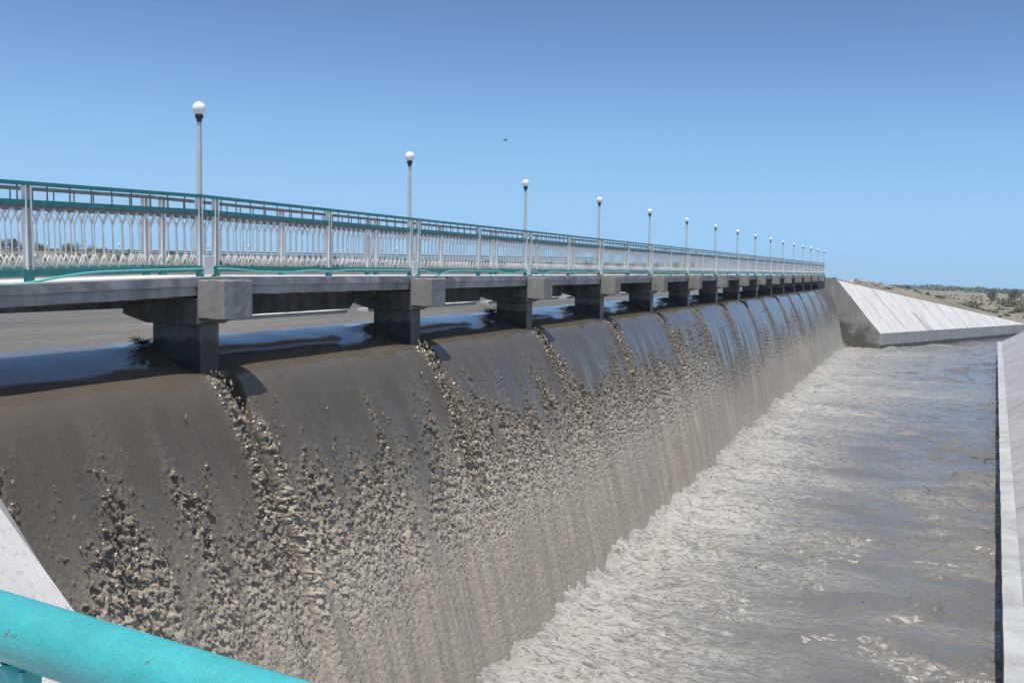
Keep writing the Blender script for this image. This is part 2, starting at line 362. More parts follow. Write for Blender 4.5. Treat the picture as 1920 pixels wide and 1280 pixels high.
def nappe(rows, Ys):
    a = rows[:, None] + 0*Ys[None, :]; Y = Ys[None, :] + 0*a
    X, Z = at_arc(rows); X = X[:, None]+0*a; Z = Z[:, None]+0*a
    x = np.maximum(X-.14, 0); slope = np.where(X > .14, 0.27+3.04*x, .274*np.clip((X+2.2)/2.34, 0, 1))
    nx = slope/np.sqrt(1+slope**2); nz = 1/np.sqrt(1+slope**2)
    X = X + flare(a, Y)
    T, ridge, groove, yy = flow(a, Y)
    u = Y + .05*noise(Y*2.2, a*.35, 1.7); v = a + .10*noise(Y*1.4, a*.8, 31.0)
    up = np.abs(noise(u/.21, v/.26, .2)); b2 = 1-np.abs(noise(u/.12, v/.15, 5.2))*2.2
    n3 = noise(u/.050, v/.088, 9.1); n4 = noise(u/.028, v/.046, 2.1); r3 = 1-2.2*np.abs(noise(u/.058, v/.105, 14.1))
    lump = noise(u/.082, v/.150, 4.4)
    fine = sstep(1.6, 4.6, a)                         # the sheet breaks up smaller as it falls
    cord = noise(Y*1.35, a*.07, 17.0) + .5*noise(Y*3.6, a*.13, 19.0)   # long vertical cords of thicker water
    w1 = .05*noise(u/.09, v/.11, 41.0); pits = noise((u+w1)/.085, (v+w1)/.165, 44.0)
    p2 = noise((u+w1)/.048, (v+w1)/.090, 46.0)
    hollow = sstep(.02, .38, pits) + .7*sstep(.05, .4, p2)
    patch = sstep(-.22-.45*sstep(1.2, 2.8, a), .34-.3*sstep(1.2, 2.8, a), noise(Y/.8, a/1.9, 51.0)+.5*noise(Y/.33, a/1.0, 52.0))
    Tl = T*(.30+.70*patch)
    k1 = sstep(.60-.60*Tl, .92-.45*Tl, lump+.50*n3+.22*n4+.1)
    mid_ = np.clip(Tl*2.2, 0, 1)*(1-.92*fine)
    h = -.062*hollow*mid_*sstep(.12, .5, Tl) + Tl*(.026*n3+.018*r3+.022*n4)*(1-.82*fine)
    h += k1*np.clip(Tl*3, 0, 1)*(.042+.04*n3+.03*n4)*(1-.93*fine)*(1-.5*T)
    crd2 = 1-2.4*np.abs(noise(Y*.95+.12*noise(Y*2, a*.5, 3.1), a*.05, 57.0))
    h += (.08*cord + .07*crd2)*sstep(.5, 3, a)*(1+.3*fine) + .05*np.clip(noise(Y*6.5, a*.22, 27.0), 0, 1)*T + .012*noise(Y*13, a*.9, 58.0)*fine
    h += ridge*np.where(yy < .05, .80, .72)*(.035 + .03*np.clip(b2, 0, 1)+.10*n3+.07*n4+.04*r3)
    stri = noise(Y*16, a*.30, 2.9)*.6 + noise(Y*34, a*.6, 7.7)*.5
    h += (.010*noise(Y*1.3, a*.25, 6.6) + 0.0065*stri*sstep(.25, 1.1, a)*(1-.8*T))*(a > -.6)
    h = h*(1-groove) - groove*.46*(1-.35*sstep(1.2, 3.5, a))
    fade = sstep(-.25, .05, a)
    h *= np.where(a < .05, np.maximum(fade, 0), 1)
    r2 = ((X+.80)/.30)**2 + (yy/.42)**2
    Z = Z + .13*np.exp(-r2) - .07*np.exp(-((X+.1)/.38)**2-(yy/.45)**2)*(a < .6) + (.012*noise(X*1.6, Y*.9, 4.0) + .004*noise(X*5, Y*3.2, 7.0))*(1-fade)*sstep(-1.1, -2.2, X)*1.0 + .007*noise(X*.8, Y*.9, 4.0)*(1-fade)
    P = np.stack([X+nx*h, Y + .015*n3*T, Z+nz*h - T*.35*np.maximum(h, 0)*nx], -1)
    foam = np.clip(T*sstep(.6, 4.2, a)*.62 + Tl*.26 + ridge*.25 + .42*sstep(3.6, 6.2, a) + .45*sstep(5.2, 6.4, a) + -.6*groove + (.20*cord+.10*crd2+.16*noise(Y*5, a*.25, 23.0)+.10*noise(Y*14, a*.5, 24.0))*sstep(1.2, 3.5, a), 0, 1)
    still = sstep(-1.25, -1.75, X + .18*noise(Y*1.1, X*.6, 71.0))
    return P.reshape(-1, 3), foam.ravel(), still.ravel() - sstep(.9, .15, a).ravel()*(still.ravel() < .01)
def ylist(y0, y1, q):
    ys = [y0]
    while ys[-1] < y1:
        y = ys[-1]; d2 = 64+(y+11.2)**2; yy_ = abs(y-6*round(max(0, y)/6)); ys.append(y+max(.008, min(q*d2/8100, .018+max(0, y-8)*.0017)*(.45 if yy_ < .42 and y > 3 else 1)))
    ys[-1] = y1; return np.array(ys)
QN = .6
ra = np.concatenate([np.linspace(-2.6, -.2, 60)[:-1], np.linspace(-.2, A_END, 880)])
ya = ylist(Y0, 18.0, QN); yb = ylist(18.0, Y1, QN*1.1)
Va, fa, sa = nappe(ra, ya)
rb_ = np.concatenate([np.linspace(-2.6, -.2, 24)[:-1], np.linspace(-.2, A_END, 300)])
Vb, fb, sb = nappe(rb_, yb)
Fa = grid_faces(len(ra), len(ya)); Fb = grid_faces(len(rb_), len(yb), len(Va))
me = mesh_np('waterfall', np.concatenate([Va, Vb]), np.concatenate([Fa, Fb])[:, ::-1], W_NAP, True, {'foam': np.concatenate([fa, fb]), 'still': np.concatenate([sa, sb])})
tag(link('waterfall', me), kind='structure')

# pool
def bank_x(y): return 10.34 + .0573*(y-4.35)
yp = [Y0]
while yp[-1] < 175: yp.append(yp[-1] + max(.02, .55*((yp[-1]+11.2)**2+50)/7091))
yp = np.array(yp); sp = np.linspace(0, 1, 520)**1.15
Yp = yp[:, None]+0*sp[None, :]
XR = np.where(yp < 87, bank_x(yp)+.3, bank_x(87)+.3+(yp-87)*.9)[:, None]
Xp = 1.2 + (XR-1.2)*sp[None, :]
d = Xp-foot(Yp)+.05
tur = np.exp(-np.maximum(d, 0)/(3.4+1.8*noise(Yp*.11, Xp*0, 3)))
big = noise(Xp*.42, Yp*.5, 1.0); mid = noise(Xp*.9, Yp*1.7, 2.0); rid = 1-2*np.abs(noise(Xp*1.1, Yp*2.4, 3.0)); sm = noise(Xp*3.2, Yp*5.5, 4.0); fi = noise(Xp*8, Yp*11, 5.0)
rid2 = 1-2*np.abs(noise(Xp*2.6, Yp*5.2, 13.0))
surge = sstep(.06, .42, noise(Xp*.34, Yp*.20, 8.0))*.9 + .5*sstep(.2, .5, noise(Xp*.8, Yp*.5, 18.0))
Zp = ZP + (.04+.14*tur)*big + (.03+.09*tur+.09*surge)*mid + (.02+.09*tur+.11*surge)*rid + (.016+.04*tur+.06*surge)*rid2 + (.010+.022*tur+.03*surge)*sm + (.005+.010*tur+.010*surge)*fi
edge = np.exp(-((d-.15)/.60)**2)
Zp += edge*(.06+.16*noise(Xp*1.6, Yp*1.1, 6.0)+.025*sm+.006*fi)
reach = 4.3 + 3.4*noise(Yp*.085, Yp*0, 2.2) + 1.2*noise(Yp*.5, Xp*.1, 2.9) + 2.2*sstep(25, 60, Yp)
foam = np.clip(1.05-d/np.maximum(reach, 1.6)*.55, .24, 1) + .22*noise(Xp*.22, Yp*.75, 5.5) + .13*noise(Xp*.6, Yp*2.2, 7.5) + .10*surge
foam = np.clip(foam, 0.02, 1)
Vp = np.stack([Xp, Yp, Zp], -1).reshape(-1, 3)
me = mesh_np('pool_water', Vp, grid_faces(len(yp), len(sp))[:, ::-1], W_POOL, True, {'foam': foam.ravel()})
tag(link('pool_water', me), kind='structure')

# reservoir behind the weir
xr = -2.4 - np.concatenate([np.linspace(0, 12, 90), 12+np.geomspace(.3, 420, 60)]); yr = np.concatenate([np.linspace(-60, -5.2, 30), np.linspace(-5.1, 60, 260), np.linspace(61, 260, 60)])
Xr, Yr = np.meshgrid(xr, yr)
_sh = np.interp(-Xr, [0, 3.5, 14, 30, 58, 105, 150], [93, 97, 106, 140, 188, 221, 262]); Yr = np.minimum(Yr, _sh)
Zr = -.93 + .012*noise(Xr*1.6, Yr*.9, 4.0) + .004*noise(Xr*5, Yr*3.2, 7.0)
me = mesh_np('reservoir_water', np.stack([Xr, Yr, Zr], -1).reshape(-1, 3), grid_faces(len(yr), len(xr))[:, ::-1], W_RES, True, {'foam': np.zeros(Xr.size)})
tag(link('reservoir_water', me), kind='structure')

# flying clots of mud and spray on the falls (nobody could count them)
def ico(sub):
    bm = bmesh.new(); bmesh.ops.create_icosphere(bm, subdivisions=sub, radius=1)
    V = np.array([v.co[:] for v in bm.verts]); F = np.array([[v.index for v in f.verts] for f in bm.faces]); bm.free(); return V, F
def scatter_blobs(name, P, S, mat, sub, stretch=1.3, kind='stuff'):
    V, F = ico(sub); n = len(P); k = len(V)
    D = 1 + .38*rng.normal(size=(n, k, 1)).clip(-1.6, 1.6)
    A = rng.uniform(.55, 1.45, size=(n, 1, 3)); A[..., 2] *= stretch*1.5
    W = V[None]*D*A*S[:, None, None] + P[:, None, :]
    FF = (F[None] + (np.arange(n)*k)[:, None, None]).reshape(-1, 3)
    me = mesh_np(name, W.reshape(-1, 3), FF, mat, True)
    o = link(name, me); tag(o, kind=kind); return o
def sample_falls(n, near):
    yk = rng.choice(len(near), n); Y = near[yk] + rng.uniform(0, .3, n)*.05
    a = rng.uniform(.05, A_END, n); T, r, g, yy = flow(a, Y)
    return a, Y, T, r
ys_w = ylist(Y0, 40, 1.0)
a, Y, T, r = sample_falls(150000, ys_w)
clus = sstep(.0, .45, noise(Y/.35, a/.5, 21.0))
keep = rng.uniform(size=len(a)) < np.clip(T*(1.1-.5*T)*clus*.45*(.25+.75*sstep(-.22, .34, noise(Y/.8, a/1.9, 51.0))) + r*.3, 0, 1)*(1-.75*sstep(2.4, 4.6, a))
a, Y, T, r = a[keep], Y[keep], T[keep], r[keep]
X, Z = at_arc(a); x = np.maximum(X-.14, 0); s_ = 0.27+3.04*x; nx = s_/np.sqrt(1+s_**2); nz = 1/np.sqrt(1+s_**2)
h = .03 + rng.exponential(.05, len(a))*(.5+T) + r*.10
P = np.stack([X+flare(a, Y)+nx*h, Y, Z+nz*h], 1); S = (.005 + rng.exponential(.0048, len(a))).clip(.004, .022)*(1-.45*sstep(2, 5, a))
big_ = S > .012
o = scatter_blobs('mud_splash', P[big_], S[big_], CLOD, 2); tag(o, 'brown clots of muddy water flung off the face of the falls', 'splash')
o = scatter_blobs('mud_droplets', P[~big_], S[~big_], CLOD, 1); tag(o, 'small drops of muddy water scattered over the face of the falls', 'splash')
# pale spray along the foot of the falls
Y = ylist(Y0, Y1, .02); Y = Y[rng.choice(len(Y), 16000)] + rng.uniform(-.1, .1, 16000)
hh = rng.exponential(.16, 16000); X = foot(Y)-.2 + rng.normal(0, .18, 16000) + rng.exponential(.25, 16000)*(rng.uniform(size=16000) < .5)
dd = np.hypot(X-CAM[0], Y-CAM[1])
o = scatter_blobs('foam_spray', np.stack([X, Y, ZP+.02+hh], 1), (.004+rng.exponential(.004, 16000)).clip(.003, .016)*(.8+dd/80), SPRAY, 1, 1)
tag(o, 'pale spray thrown up along the foot of the falls', 'spray')

# ------------------------------------------------------------------ footbridge
def zdk(y): return .022*min(0, y)                  # the first span dips towards the bank
bridge = tag(empty('footbridge', (0, 42, 0)), 'long narrow concrete footbridge on hammerhead piers above the overflow weir', 'footbridge')
def child(o, parent):                               # keep world-space meshes under an offset empty
    o.parent = parent; o.matrix_parent_inverse = Matrix.Translation(-Vector(parent.location)); return o
spans = [(-5.4, -.3, -1)] + [(6*k+.3, 6*k+5.7, k) for k in range(15)]
bridge_inv = None
def spanmesh(y0, y1):
    bm_ = MB(); n = max(2, int((y1-y0)/.16))
    ys = np.linspace(y0-.3 if y0 > -5 else y0, y1+.3 if y1 < 90 else y1, n)
    pr_ = [(-1.06,0),(.14,0),(.14,-.105),(.115,-.118),(.115,-.235),(-.1,-.26),(-1.06,-.26)]
    for i, y in enumerate(ys):
        for p, q in pr_:
            j = .004*math.sin(y*7.3+p*3)+random.gauss(0, .0042)
            bm_.v.append((p + (j if p > 0 else 0), float(y), q + zdk(y) + j*.8*(q < -.05)))
    k = len(pr_)
    for i in range(n-1):
        for a_ in range(k):
            b2_ = (a_+1) % k; bm_.f.append((i*k+a_, i*k+b2_, (i+1)*k+b2_, (i+1)*k+a_)); bm_.sm.append(0)
    bm_.f.append(tuple(range(k))[::-1]); bm_.f.append(tuple((n-1)*k+a_ for a_ in range(k))); bm_.sm += [0, 0]
    return bm_
for y0, y1, k in spans:
    e = .0015
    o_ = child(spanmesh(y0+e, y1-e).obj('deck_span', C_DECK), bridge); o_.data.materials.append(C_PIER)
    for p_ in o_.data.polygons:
        if p_.center.z < -.245 + zdk(p_.center.y): p_.material_index = 1  # soffit gets the darker concrete: shade painted in so its reflection reads black
    g = MB(); q0, q1 = y0-(.298 if k >= 0 else 0), y1+(.298 if k < 14 else 0); g.v += [(x_, y_, z_+zdk(y_)) for z_ in (.003, .014) for x_, y_ in ((-1.05,q0),(.128,q0),(.128,min(q1,0) if k < 0 else q1),(-1.05,min(q1,0) if k < 0 else q1))]
    g.f += [(0,3,2,1),(4,5,6,7),(0,1,5,4),(1,2,6,5),(2,3,7,6),(3,0,4,7)]; g.sm += [0]*6; child(g.obj('deck_topping', C_TOP), bridge)
    if k >= 0:
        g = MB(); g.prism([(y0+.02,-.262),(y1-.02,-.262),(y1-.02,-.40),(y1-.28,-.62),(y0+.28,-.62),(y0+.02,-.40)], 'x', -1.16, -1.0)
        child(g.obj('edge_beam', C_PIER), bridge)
        g = MB(); n_l = 30
        for q_ in range(n_l):
            y_ = y0+.10+(y1-y0-.2)*q_/(n_l-1); x_ = -1.40-.03*random.random(); t_z = -.655-.012*random.random()
            g.v += [(-1.165, y_, -.655), (x_, y_, t_z), (x_, y_, t_z-.05), (-1.165, y_, -.72)]
        for q_ in range(n_l-1):
            for j_ in range(4): g.f.append((q_*4+j_, q_*4+(j_+1) % 4, (q_+1)*4+(j_+1) % 4, (q_+1)*4+j_)); g.sm.append(0)
        g.f += [(3,2,1,0), tuple((n_l-1)*4+j_ for j_ in range(4))]; g.sm += [0, 0]
        child(g.obj('beam_ledge', C_TOP), bridge)
    else:
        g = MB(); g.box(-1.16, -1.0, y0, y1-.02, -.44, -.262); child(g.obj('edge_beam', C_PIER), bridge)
protop = None
for y in PIERS:
    if protop is None:
        p = MB(); p.prism([(-.70,-.63),(-.70,-7.2),(.10,-7.2),(.10,-1.5),(.10,-.63)], 'y', -.2, .2)
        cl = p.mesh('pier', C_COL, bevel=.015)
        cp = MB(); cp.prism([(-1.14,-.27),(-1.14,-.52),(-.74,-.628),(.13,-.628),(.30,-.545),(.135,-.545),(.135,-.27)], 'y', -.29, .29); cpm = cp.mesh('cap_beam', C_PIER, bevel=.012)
        bk = MB(); bk.box(.142, .58, -.30, .30, -.54, -.03); bkm = bk.mesh('end_block', C_BLOCK, bevel=.012, rough=.0014, cuts=5)
        protop = True
    pc = link('pier', cl); pc.location = (0, y, 0); pc.parent = bridge; pc.matrix_parent_inverse = Matrix.Translation(-Vector(bridge.location))
    link('cap_beam', cpm, pc); link('end_block', bkm, pc)

# ------------------------------------------------------------------ railings
ORD = ['first','second','third','fourth','fifth','sixth','seventh','eighth','ninth','tenth','eleventh','twelfth','thirteenth','fourteenth','fifteenth','sixteenth']
def flat(mb, x0, x1, ya_, yb_, za, zb): mb.box(x0, x1, ya_, yb_, za, zb)
def baluster_mb(dy):
    m = MB(); r = .0098; h = dy/2
    m.tube([(0,0,.315),(0,0,.685)], r, 6)
    for s in (-1, 1):
        m.tube([(0,0,.315),(0,s*(h-.004),.158)], r, 6); m.tube([(0,0,.68),(0,s*(h-.004),.83)], r, 6)
    return m
def make_rail(y0, y1, detail, lab, rail_m):
    L = y1-y0; posts = (.135, L/2, L-.175); dy = .166; r_bal = []
    t = tag(empty('railing'), lab, 'railing', 'railing sections along the footbridge')
    m = MB(); m.box(-.028,.028,.003,L-.003,1.066,1.11); m.obj('top_rail', rail_m, t)
    m = MB(); m.box(-.022,.022,.003,L-.003,.855,.912); m.obj('middle_rail', rail_m, t)
    m = MB(); m.box(-.026,.026,.003,L-.003,.08,.155); m.obj('bottom_rail', P_TEAL, t)
    m = MB(); m.box(-.014,.014,.003,L-.003,.828,.853); m.obj('fork_strip', P_BROWN, t)
    for yy in posts:
        m = MB(); m.prism([(-.034,yy-.04),(.034,yy-.04),(.034,yy-.028),(-.02,yy-.028),(-.02,yy+.028),(.034,yy+.028),(.034,yy+.04),(-.034,yy+.04)], 'z', .156, 1.065)
        p = m.obj('post', P_WHITE, t)
        f = MB(); f.box(-.036,.036,yy-.042,yy+.042,-.012,.1555); f.obj('post_foot', P_TEAL, p)
    ys = []
    for p0, p1 in zip(posts[:-1], posts[1:]):
        n = int(round((p1-p0-.08)/dy)); st = (p1-p0-.08)/n; ys += [p0+.04+st*(i+.5) for i in range(n)]
    ys.append((posts[-1]+L)/2+.03)
    if detail:
        bme = baluster_mb(dy).mesh('baluster', P_WHITE); sp_ = MB(); sp_.box(-.006,.006,-.006,.006,.912,1.066); sme = sp_.mesh('spindle', P_BROWN)
        for i, yy in enumerate(ys):
            b = link('baluster', bme, t); b.location = (0, yy, 0); b.rotation_euler = (random.gauss(0, .006), 0, random.gauss(0, .03))
            if i % 2 == 0:
                b = link('spindle', sme, t); b.location = (0, yy, 0)
    else:
        b = baluster_mb(dy); m = MB()
        for i, yy in enumerate(ys):
            n = len(m.v); m.v += [(v[0], v[1]+yy, v[2]) for v in b.v]; m.f += [tuple(q+n for q in f) for f in b.f]; m.sm += b.sm
            if i % 2 == 0: m.box(-.006,.006,yy-.006,yy+.006,.912,1.066)
        m.obj('baluster_infill', P_WHITE, t)
    return t
proto = {}
def place_rail(k, X, side):
    lab = (f'{side} teal and white railing section ' +
           ('nearest the camera, left of the first globe lamp' if k < 0 else f'between the {ORD[k]} and {ORD[k+1]} globe lamps'))
    key = ('d' if k < 5 else 'f') + side
    y0, y1 = 6*k+.12, 6*k+6.11
    if key not in proto: t = proto[key] = make_rail(y0, y1, k < 5, lab, P_TEAL if side == 'front' else P_BROWN)
    else: t = copy_tree(proto[key]); t['label'] = lab
    t.location = (X, y0, 0)
    t.rotation_euler = (.022 if k < 0 else 0, 0, 0); t.location.z = zdk(y0)
for k in range(-1, 15): place_rail(k, 0.0, 'front')
for k in range(-1, 15): place_rail(k, -.92, 'rear')

# conduit hung along the bottom rail
for k in range(-1, 15):
    y0, y1 = (6*k+.24, 6*k+5.92) if k >= 0 else (-5.4, -.06)
    ys = np.linspace(y0, y1, 40 if k < 4 else 20); rr = random.Random(k+50); pts = []
    dips = [(rr.uniform(.1, .9), rr.uniform(.05, .12), rr.uniform(.01, .045)) for _ in range(3)]
    if k == -1: dips = [(.42, .14, .11)]
    if k in (1, 2): dips[0] = (.14, .06, .09)
    if k == 3: dips[0] = (.8, .1, .07)
    for y in ys:
        t = (y-y0)/(y1-y0); z = .118 + zdk(y) - sum(d_*math.exp(-((t-c)/s)**2) for c, s, d_ in dips)
        pts.append((.052, float(y), z))
    m = MB(); m.tube(pts, .014, 8)
    o = m.obj('conduit', P_HOSE)
    tag(o, 'pale teal conduit sagging along the bottom rail ' + ('left of the first globe lamp' if k < 0 else f'between the {ORD[k]} and {ORD[k+1]} globe lamps'), 'conduit', 'conduits along the front railing')

# ------------------------------------------------------------------ globe lamps
def make_lamp():
    t = empty('street_lamp')
    m = MB(); m.lathe([(.036,.0),(.036,1.2),(.032,2.10),(.032,2.12)], 14); m.obj('pole', P_POLE, t)
    m = MB(); m.box(.012,.125,-.06,.14,.035,.295); m.obj('base_box', P_WHITE, t, bevel=.006)
    m = MB(); m.lathe([(.0335,2.075),(.0345,2.08),(.0345,2.115),(.052,2.13),(.055,2.172),(.04,2.178)], 14); m.obj('collar', P_DARK, t)
    m = MB(); m.lathe([(max(.004, .090*math.sin(math.pi*i/14)), 2.258-.090*math.cos(math.pi*i/14)) for i in range(15)], 22); m.obj('globe', P_GLOBE, t)
    return t
lamp0 = make_lamp()
for k in range(16):
    o = lamp0 if k == 0 else copy_tree(lamp0)
    o.location = (-.062, 6*k+.0, 0); o.rotation_euler = (random.gauss(0, .004), random.gauss(0, .004), 0)
    lab = 'nearest and tallest globe lamp, white ball on grey pole beside the first pier' if k == 0 else \
          ('farthest globe lamp of the bridge row, by the far abutment' if k == 15 else f'{ORD[k]} white globe lamp on a grey pole, counted along the bridge from the nearest')
    tag(o, lab, 'street lamp', 'globe lamps along the footbridge')

# ------------------------------------------------------------------ wing walls and banks
def strips(P0, D, Pu0, Pu1, Pl0, Pl1, n, gap, thick):
    """slabs between an upper edge Pu0-Pu1 and a lower edge Pl0-Pl1"""
    m = MB(); nrm = (Vector(Pl0)-Vector(Pu0)).cross(Vector(Pu1)-Vector(Pu0)).normalized()
    if nrm.z < 0: nrm = -nrm
    for i in range(n):
        t0, t1 = i/n+gap, (i+1)/n-gap*.2
        lift = nrm*random.uniform(-.012, .012)
        q = [Vector(Pu0).lerp(Vector(Pu1), t0), Vector(Pl0).lerp(Vector(Pl1), t0), Vector(Pl0).lerp(Vector(Pl1), t1), Vector(Pu0).lerp(Vector(Pu1), t1)]
        nv = len(m.v); m.v += [tuple(p+lift) for p in q] + [tuple(p+lift-nrm*thick) for p in q]
        m.f += [tuple(nv+j for j in f) for f in ((0,1,2,3),(7,6,5,4),(0,4,5,1),(1,5,6,2),(2,6,7,3),(3,7,4,0))]; m.sm += [0]*6
    return m
A, Dd, B = (.95, 90.3, -.42), (5.3, 90.05, -5.40), (20.5, 124.5, -5.50)
t = tag(empty('wing_wall', (3, 90, -3)), 'white sloping triangular concrete wing at the far end of the weir', 'wing wall')
m = MB(); m.prism([(-1.6,-.24),(-1.6,-8.5),(5.28,-8.5),(5.28,-5.42),(1.30,-.56),(.95,-.40),(.35,-.24)][::-1], 'y', 90.0, 90.6)
child(m.obj('side_wall', C_WET), t)
child(strips(None, None, A, B, Dd, B, 13, .0022, .14).obj('lining', C_LINE), t)
nW = Vector((Vector(B)-Vector(Dd)).y, 0)if False else None
dv = (Vector(B)-Vector(Dd)); nv_ = Vector((dv.y, -dv.x, 0)).normalized()*.28
m = MB(); a0, a1 = Vector(Dd)-nv_*.1, Vector(B)-nv_*.1
q = [a0-nv_, a0+nv_*.25, a1+nv_*.25, a1-nv_]
m.v += [(p.x, p.y, -9.0) for p in q] + [(p.x, p.y, p.z+.015) for p in q]
m.f += [(0,3,2,1),(4,5,6,7),(0,1,5,4),(1,2,6,5),(2,3,7,6),(3,0,4,7)]; m.sm += [0]*6
child(m.obj('low_wall', C_LOW), t)
m = MB(); q = [Vector(p)-Vector((0,0,.06)) for p in (A, Dd, B)]; m.v += [tuple(p) for p in q]+[(p.x, p.y, -9) for p in q]; m.f += [(0,1,2),(5,4,3),(0,3,4,1),(1,4,5,2),(2,5,3,0)]; m.sm += [0]*5
child(m.obj('lining_bed', C_WALL), t)
m = MB(); b0 = Vector(Dd).lerp(Vector(B), .27); up_ = (Vector(A)-Vector(Dd)).normalized(); al = dv.normalized()
pts = [b0, b0+al*1.5, b0+al*1.1+up_*1.0, b0+al*.2+up_*2.3]; nn = Vector((.75,-.1,.65))
n0 = len(m.v); m.v += [tuple(p+nn*h_) for p, h_ in zip(pts, (.07,.03,.02,.09))] + [tuple(p-nn*.02) for p in pts]
m.f += [(0,1,2,3),(7,6,5,4),(0,4,5,1),(1,5,6,2),(2,6,7,3),(3,7,4,0)]; m.sm += [0]*6
child(m.obj('broken_slab', C_WALL), t)
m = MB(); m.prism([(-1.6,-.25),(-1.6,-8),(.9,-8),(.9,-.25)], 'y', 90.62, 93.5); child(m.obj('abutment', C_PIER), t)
bm_ = bmesh.new(); bmesh.ops.create_icosphere(bm_, subdivisions=2, radius=.16)
for v in bm_.verts: v.co = Vector((v.co.x*1.5, v.co.y, v.co.z*.6))*random.uniform(.8, 1.15)
me = bpy.data.meshes.new('stone'); bm_.to_mesh(me); bm_.free(); me.materials.append(P_DARK)
o = link('stone', me, None, (5.12, 90.6, -5.24)); tag(o, 'small dark stone lying on the near corner of the far white wing', 'stone')

# near wing wall (only a corner shows at the lower left)
t = tag(empty('wing_wall', (3, -5, -3)), 'bright concrete wing slope at the lower left, beside the nearest falls', 'wing wall')
m = MB(); m.prism([(-3,-.30),(-3,-8.5),(5.28,-8.5),(5.28,-5.42),(1.30,-.90),(.95,-.60),(.35,-.30)][::-1], 'y', -5.7, -5.1)
child(m.obj('side_wall', C_WET), t)
child(strips(None, None, (.95,-5.12,-.70), (2.2,-17,-.70), (5.3,-5.12,-4.85), (9.0,-17,-5.5), 5, .003, .14).obj('lining', C_LINE), t)
m = MB(); m.box(5.3, 11, -6.2, -5.4, -9, -5.5); child(m.obj('low_wall', C_WALL), t)

# right bank
t = tag(empty('bank_wall', (11, 20, -6)), 'long low concrete bank wall with sloping slabs along the right edge of the pool', 'bank wall')
def bank_sec(offs, zz, ys): 
    return [[(bank_x(y)+o_, y, z_) for o_, z_ in zip(offs, zz)] for y in ys]
def sheet(secs, mat, name, closed=True):
    m = MB(); k = len(secs[0])
    for s in secs: m.v += s
    for i in range(len(secs)-1):
        for j in range(k if closed else k-1):
            j2 = (j+1) % k; m.f.append((i*k+j, i*k+j2, (i+1)*k+j2, (i+1)*k+j)); m.sm.append(0)
    m.f.append(tuple(range(k))[::-1]); m.f.append(tuple((len(secs)-1)*k+j for j in range(k))); m.sm += [0, 0]
    return m.obj(name, mat)
ysb = np.linspace(-14, 86.7, 120)
secs = [[(bank_x(y)+.045+.006*random.gauss(0,1), float(y), -9), (bank_x(y)+.045, float(y), -5.63), (bank_x(y)+.40, float(y), -5.63), (bank_x(y)+.40, float(y), -9)] for y in ysb]
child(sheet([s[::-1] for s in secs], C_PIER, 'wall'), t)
secs = [[(bank_x(y)+random.gauss(0,.006), float(y), -5.628), (bank_x(y)+random.gauss(0,.006), float(y), -5.5), (bank_x(y)+.33, float(y), -5.48), (bank_x(y)+.33, float(y), -5.628)] for y in ysb]
child(sheet([s[::-1] for s in secs], C_COPE, 'coping'), t)
m = MB(); ysl = np.linspace(-14, 86.7, 11)
for i in range(10):
    y0, y1 = ysl[i]+.006, ysl[i+1]-.0; j = random.uniform(-.012, .012)
    n0 = len(m.v)
    for dz in (0, -.14):
        m.v += [(bank_x(y0)+.335, y0, -5.49+j+dz), (bank_x(y1)+.335, y1, -5.49+j+dz), (bank_x(y1)+8.3, y1, -.95+j+dz), (bank_x(y0)+8.3, y0, -.95+j+dz)]
    m.f += [tuple(n0+q for q in f) for f in ((3,2,1,0),(4,5,6,7),(0,1,5,4),(1,2,6,5),(2,3,7,6),(3,0,4,7))]; m.sm += [0]*6
child(m.obj('lining', C_GREY), t)
m = MB(); m.v += [(bank_x(-14)+.42,-14,-5.68),(bank_x(86)+.42,86.6,-5.68),(bank_x(86)+8.3,86.6,-1.12),(bank_x(-14)+8.3,-14,-1.12)]; m.v += [(v[0],v[1],-9) for v in m.v[:4]]
m.f += [(3,2,1,0),(4,5,6,7),(0,1,5,4),(1,2,6,5),(2,3,7,6),(3,0,4,7)]; m.sm += [0]*6
child(m.obj('lining_bed', C_PIER), t)

# turquoise handrail in the foreground
def ray(u, v, d): return Vector(CAM) + (Fw + Rt*((u-960)/FPX) - Up*((v-640)/FPX))*d
H0, H1 = ray(0, 1170, .97), ray(580, 1359, .775); hd = (H1-H0).normalized()
t = tag(empty('handrail', tuple(H0)), 'bright turquoise pipe handrail crossing the lower left corner in front', 'handrail')
m = MB(); m.tube([H0-hd*1.4+hd*(i*.12) for i in range(20)], .0302, 40); child(m.obj('pipe', P_TURQ), t)
Pp = H0+hd*.028
m = MB(); m.tube([Pp-Vector((0,0,.028)), Pp-Vector((0,0,.045)), Pp-Vector((0,0,1.1))], [.016,.012,.0115], 16); m.box(Pp.x-.016, Pp.x+.016, Pp.y-.01, Pp.y+.012, Pp.z-.06, Pp.z-.035); child(m.obj('post', P_TURQ), t)
m = MB(); m.box(6.9, 13, -16, Pp.y+.25, -4, Pp.z-1.1); o = m.obj('platform', C_WALL); tag(o, 'concrete viewing platform under the turquoise handrail', 'platform')

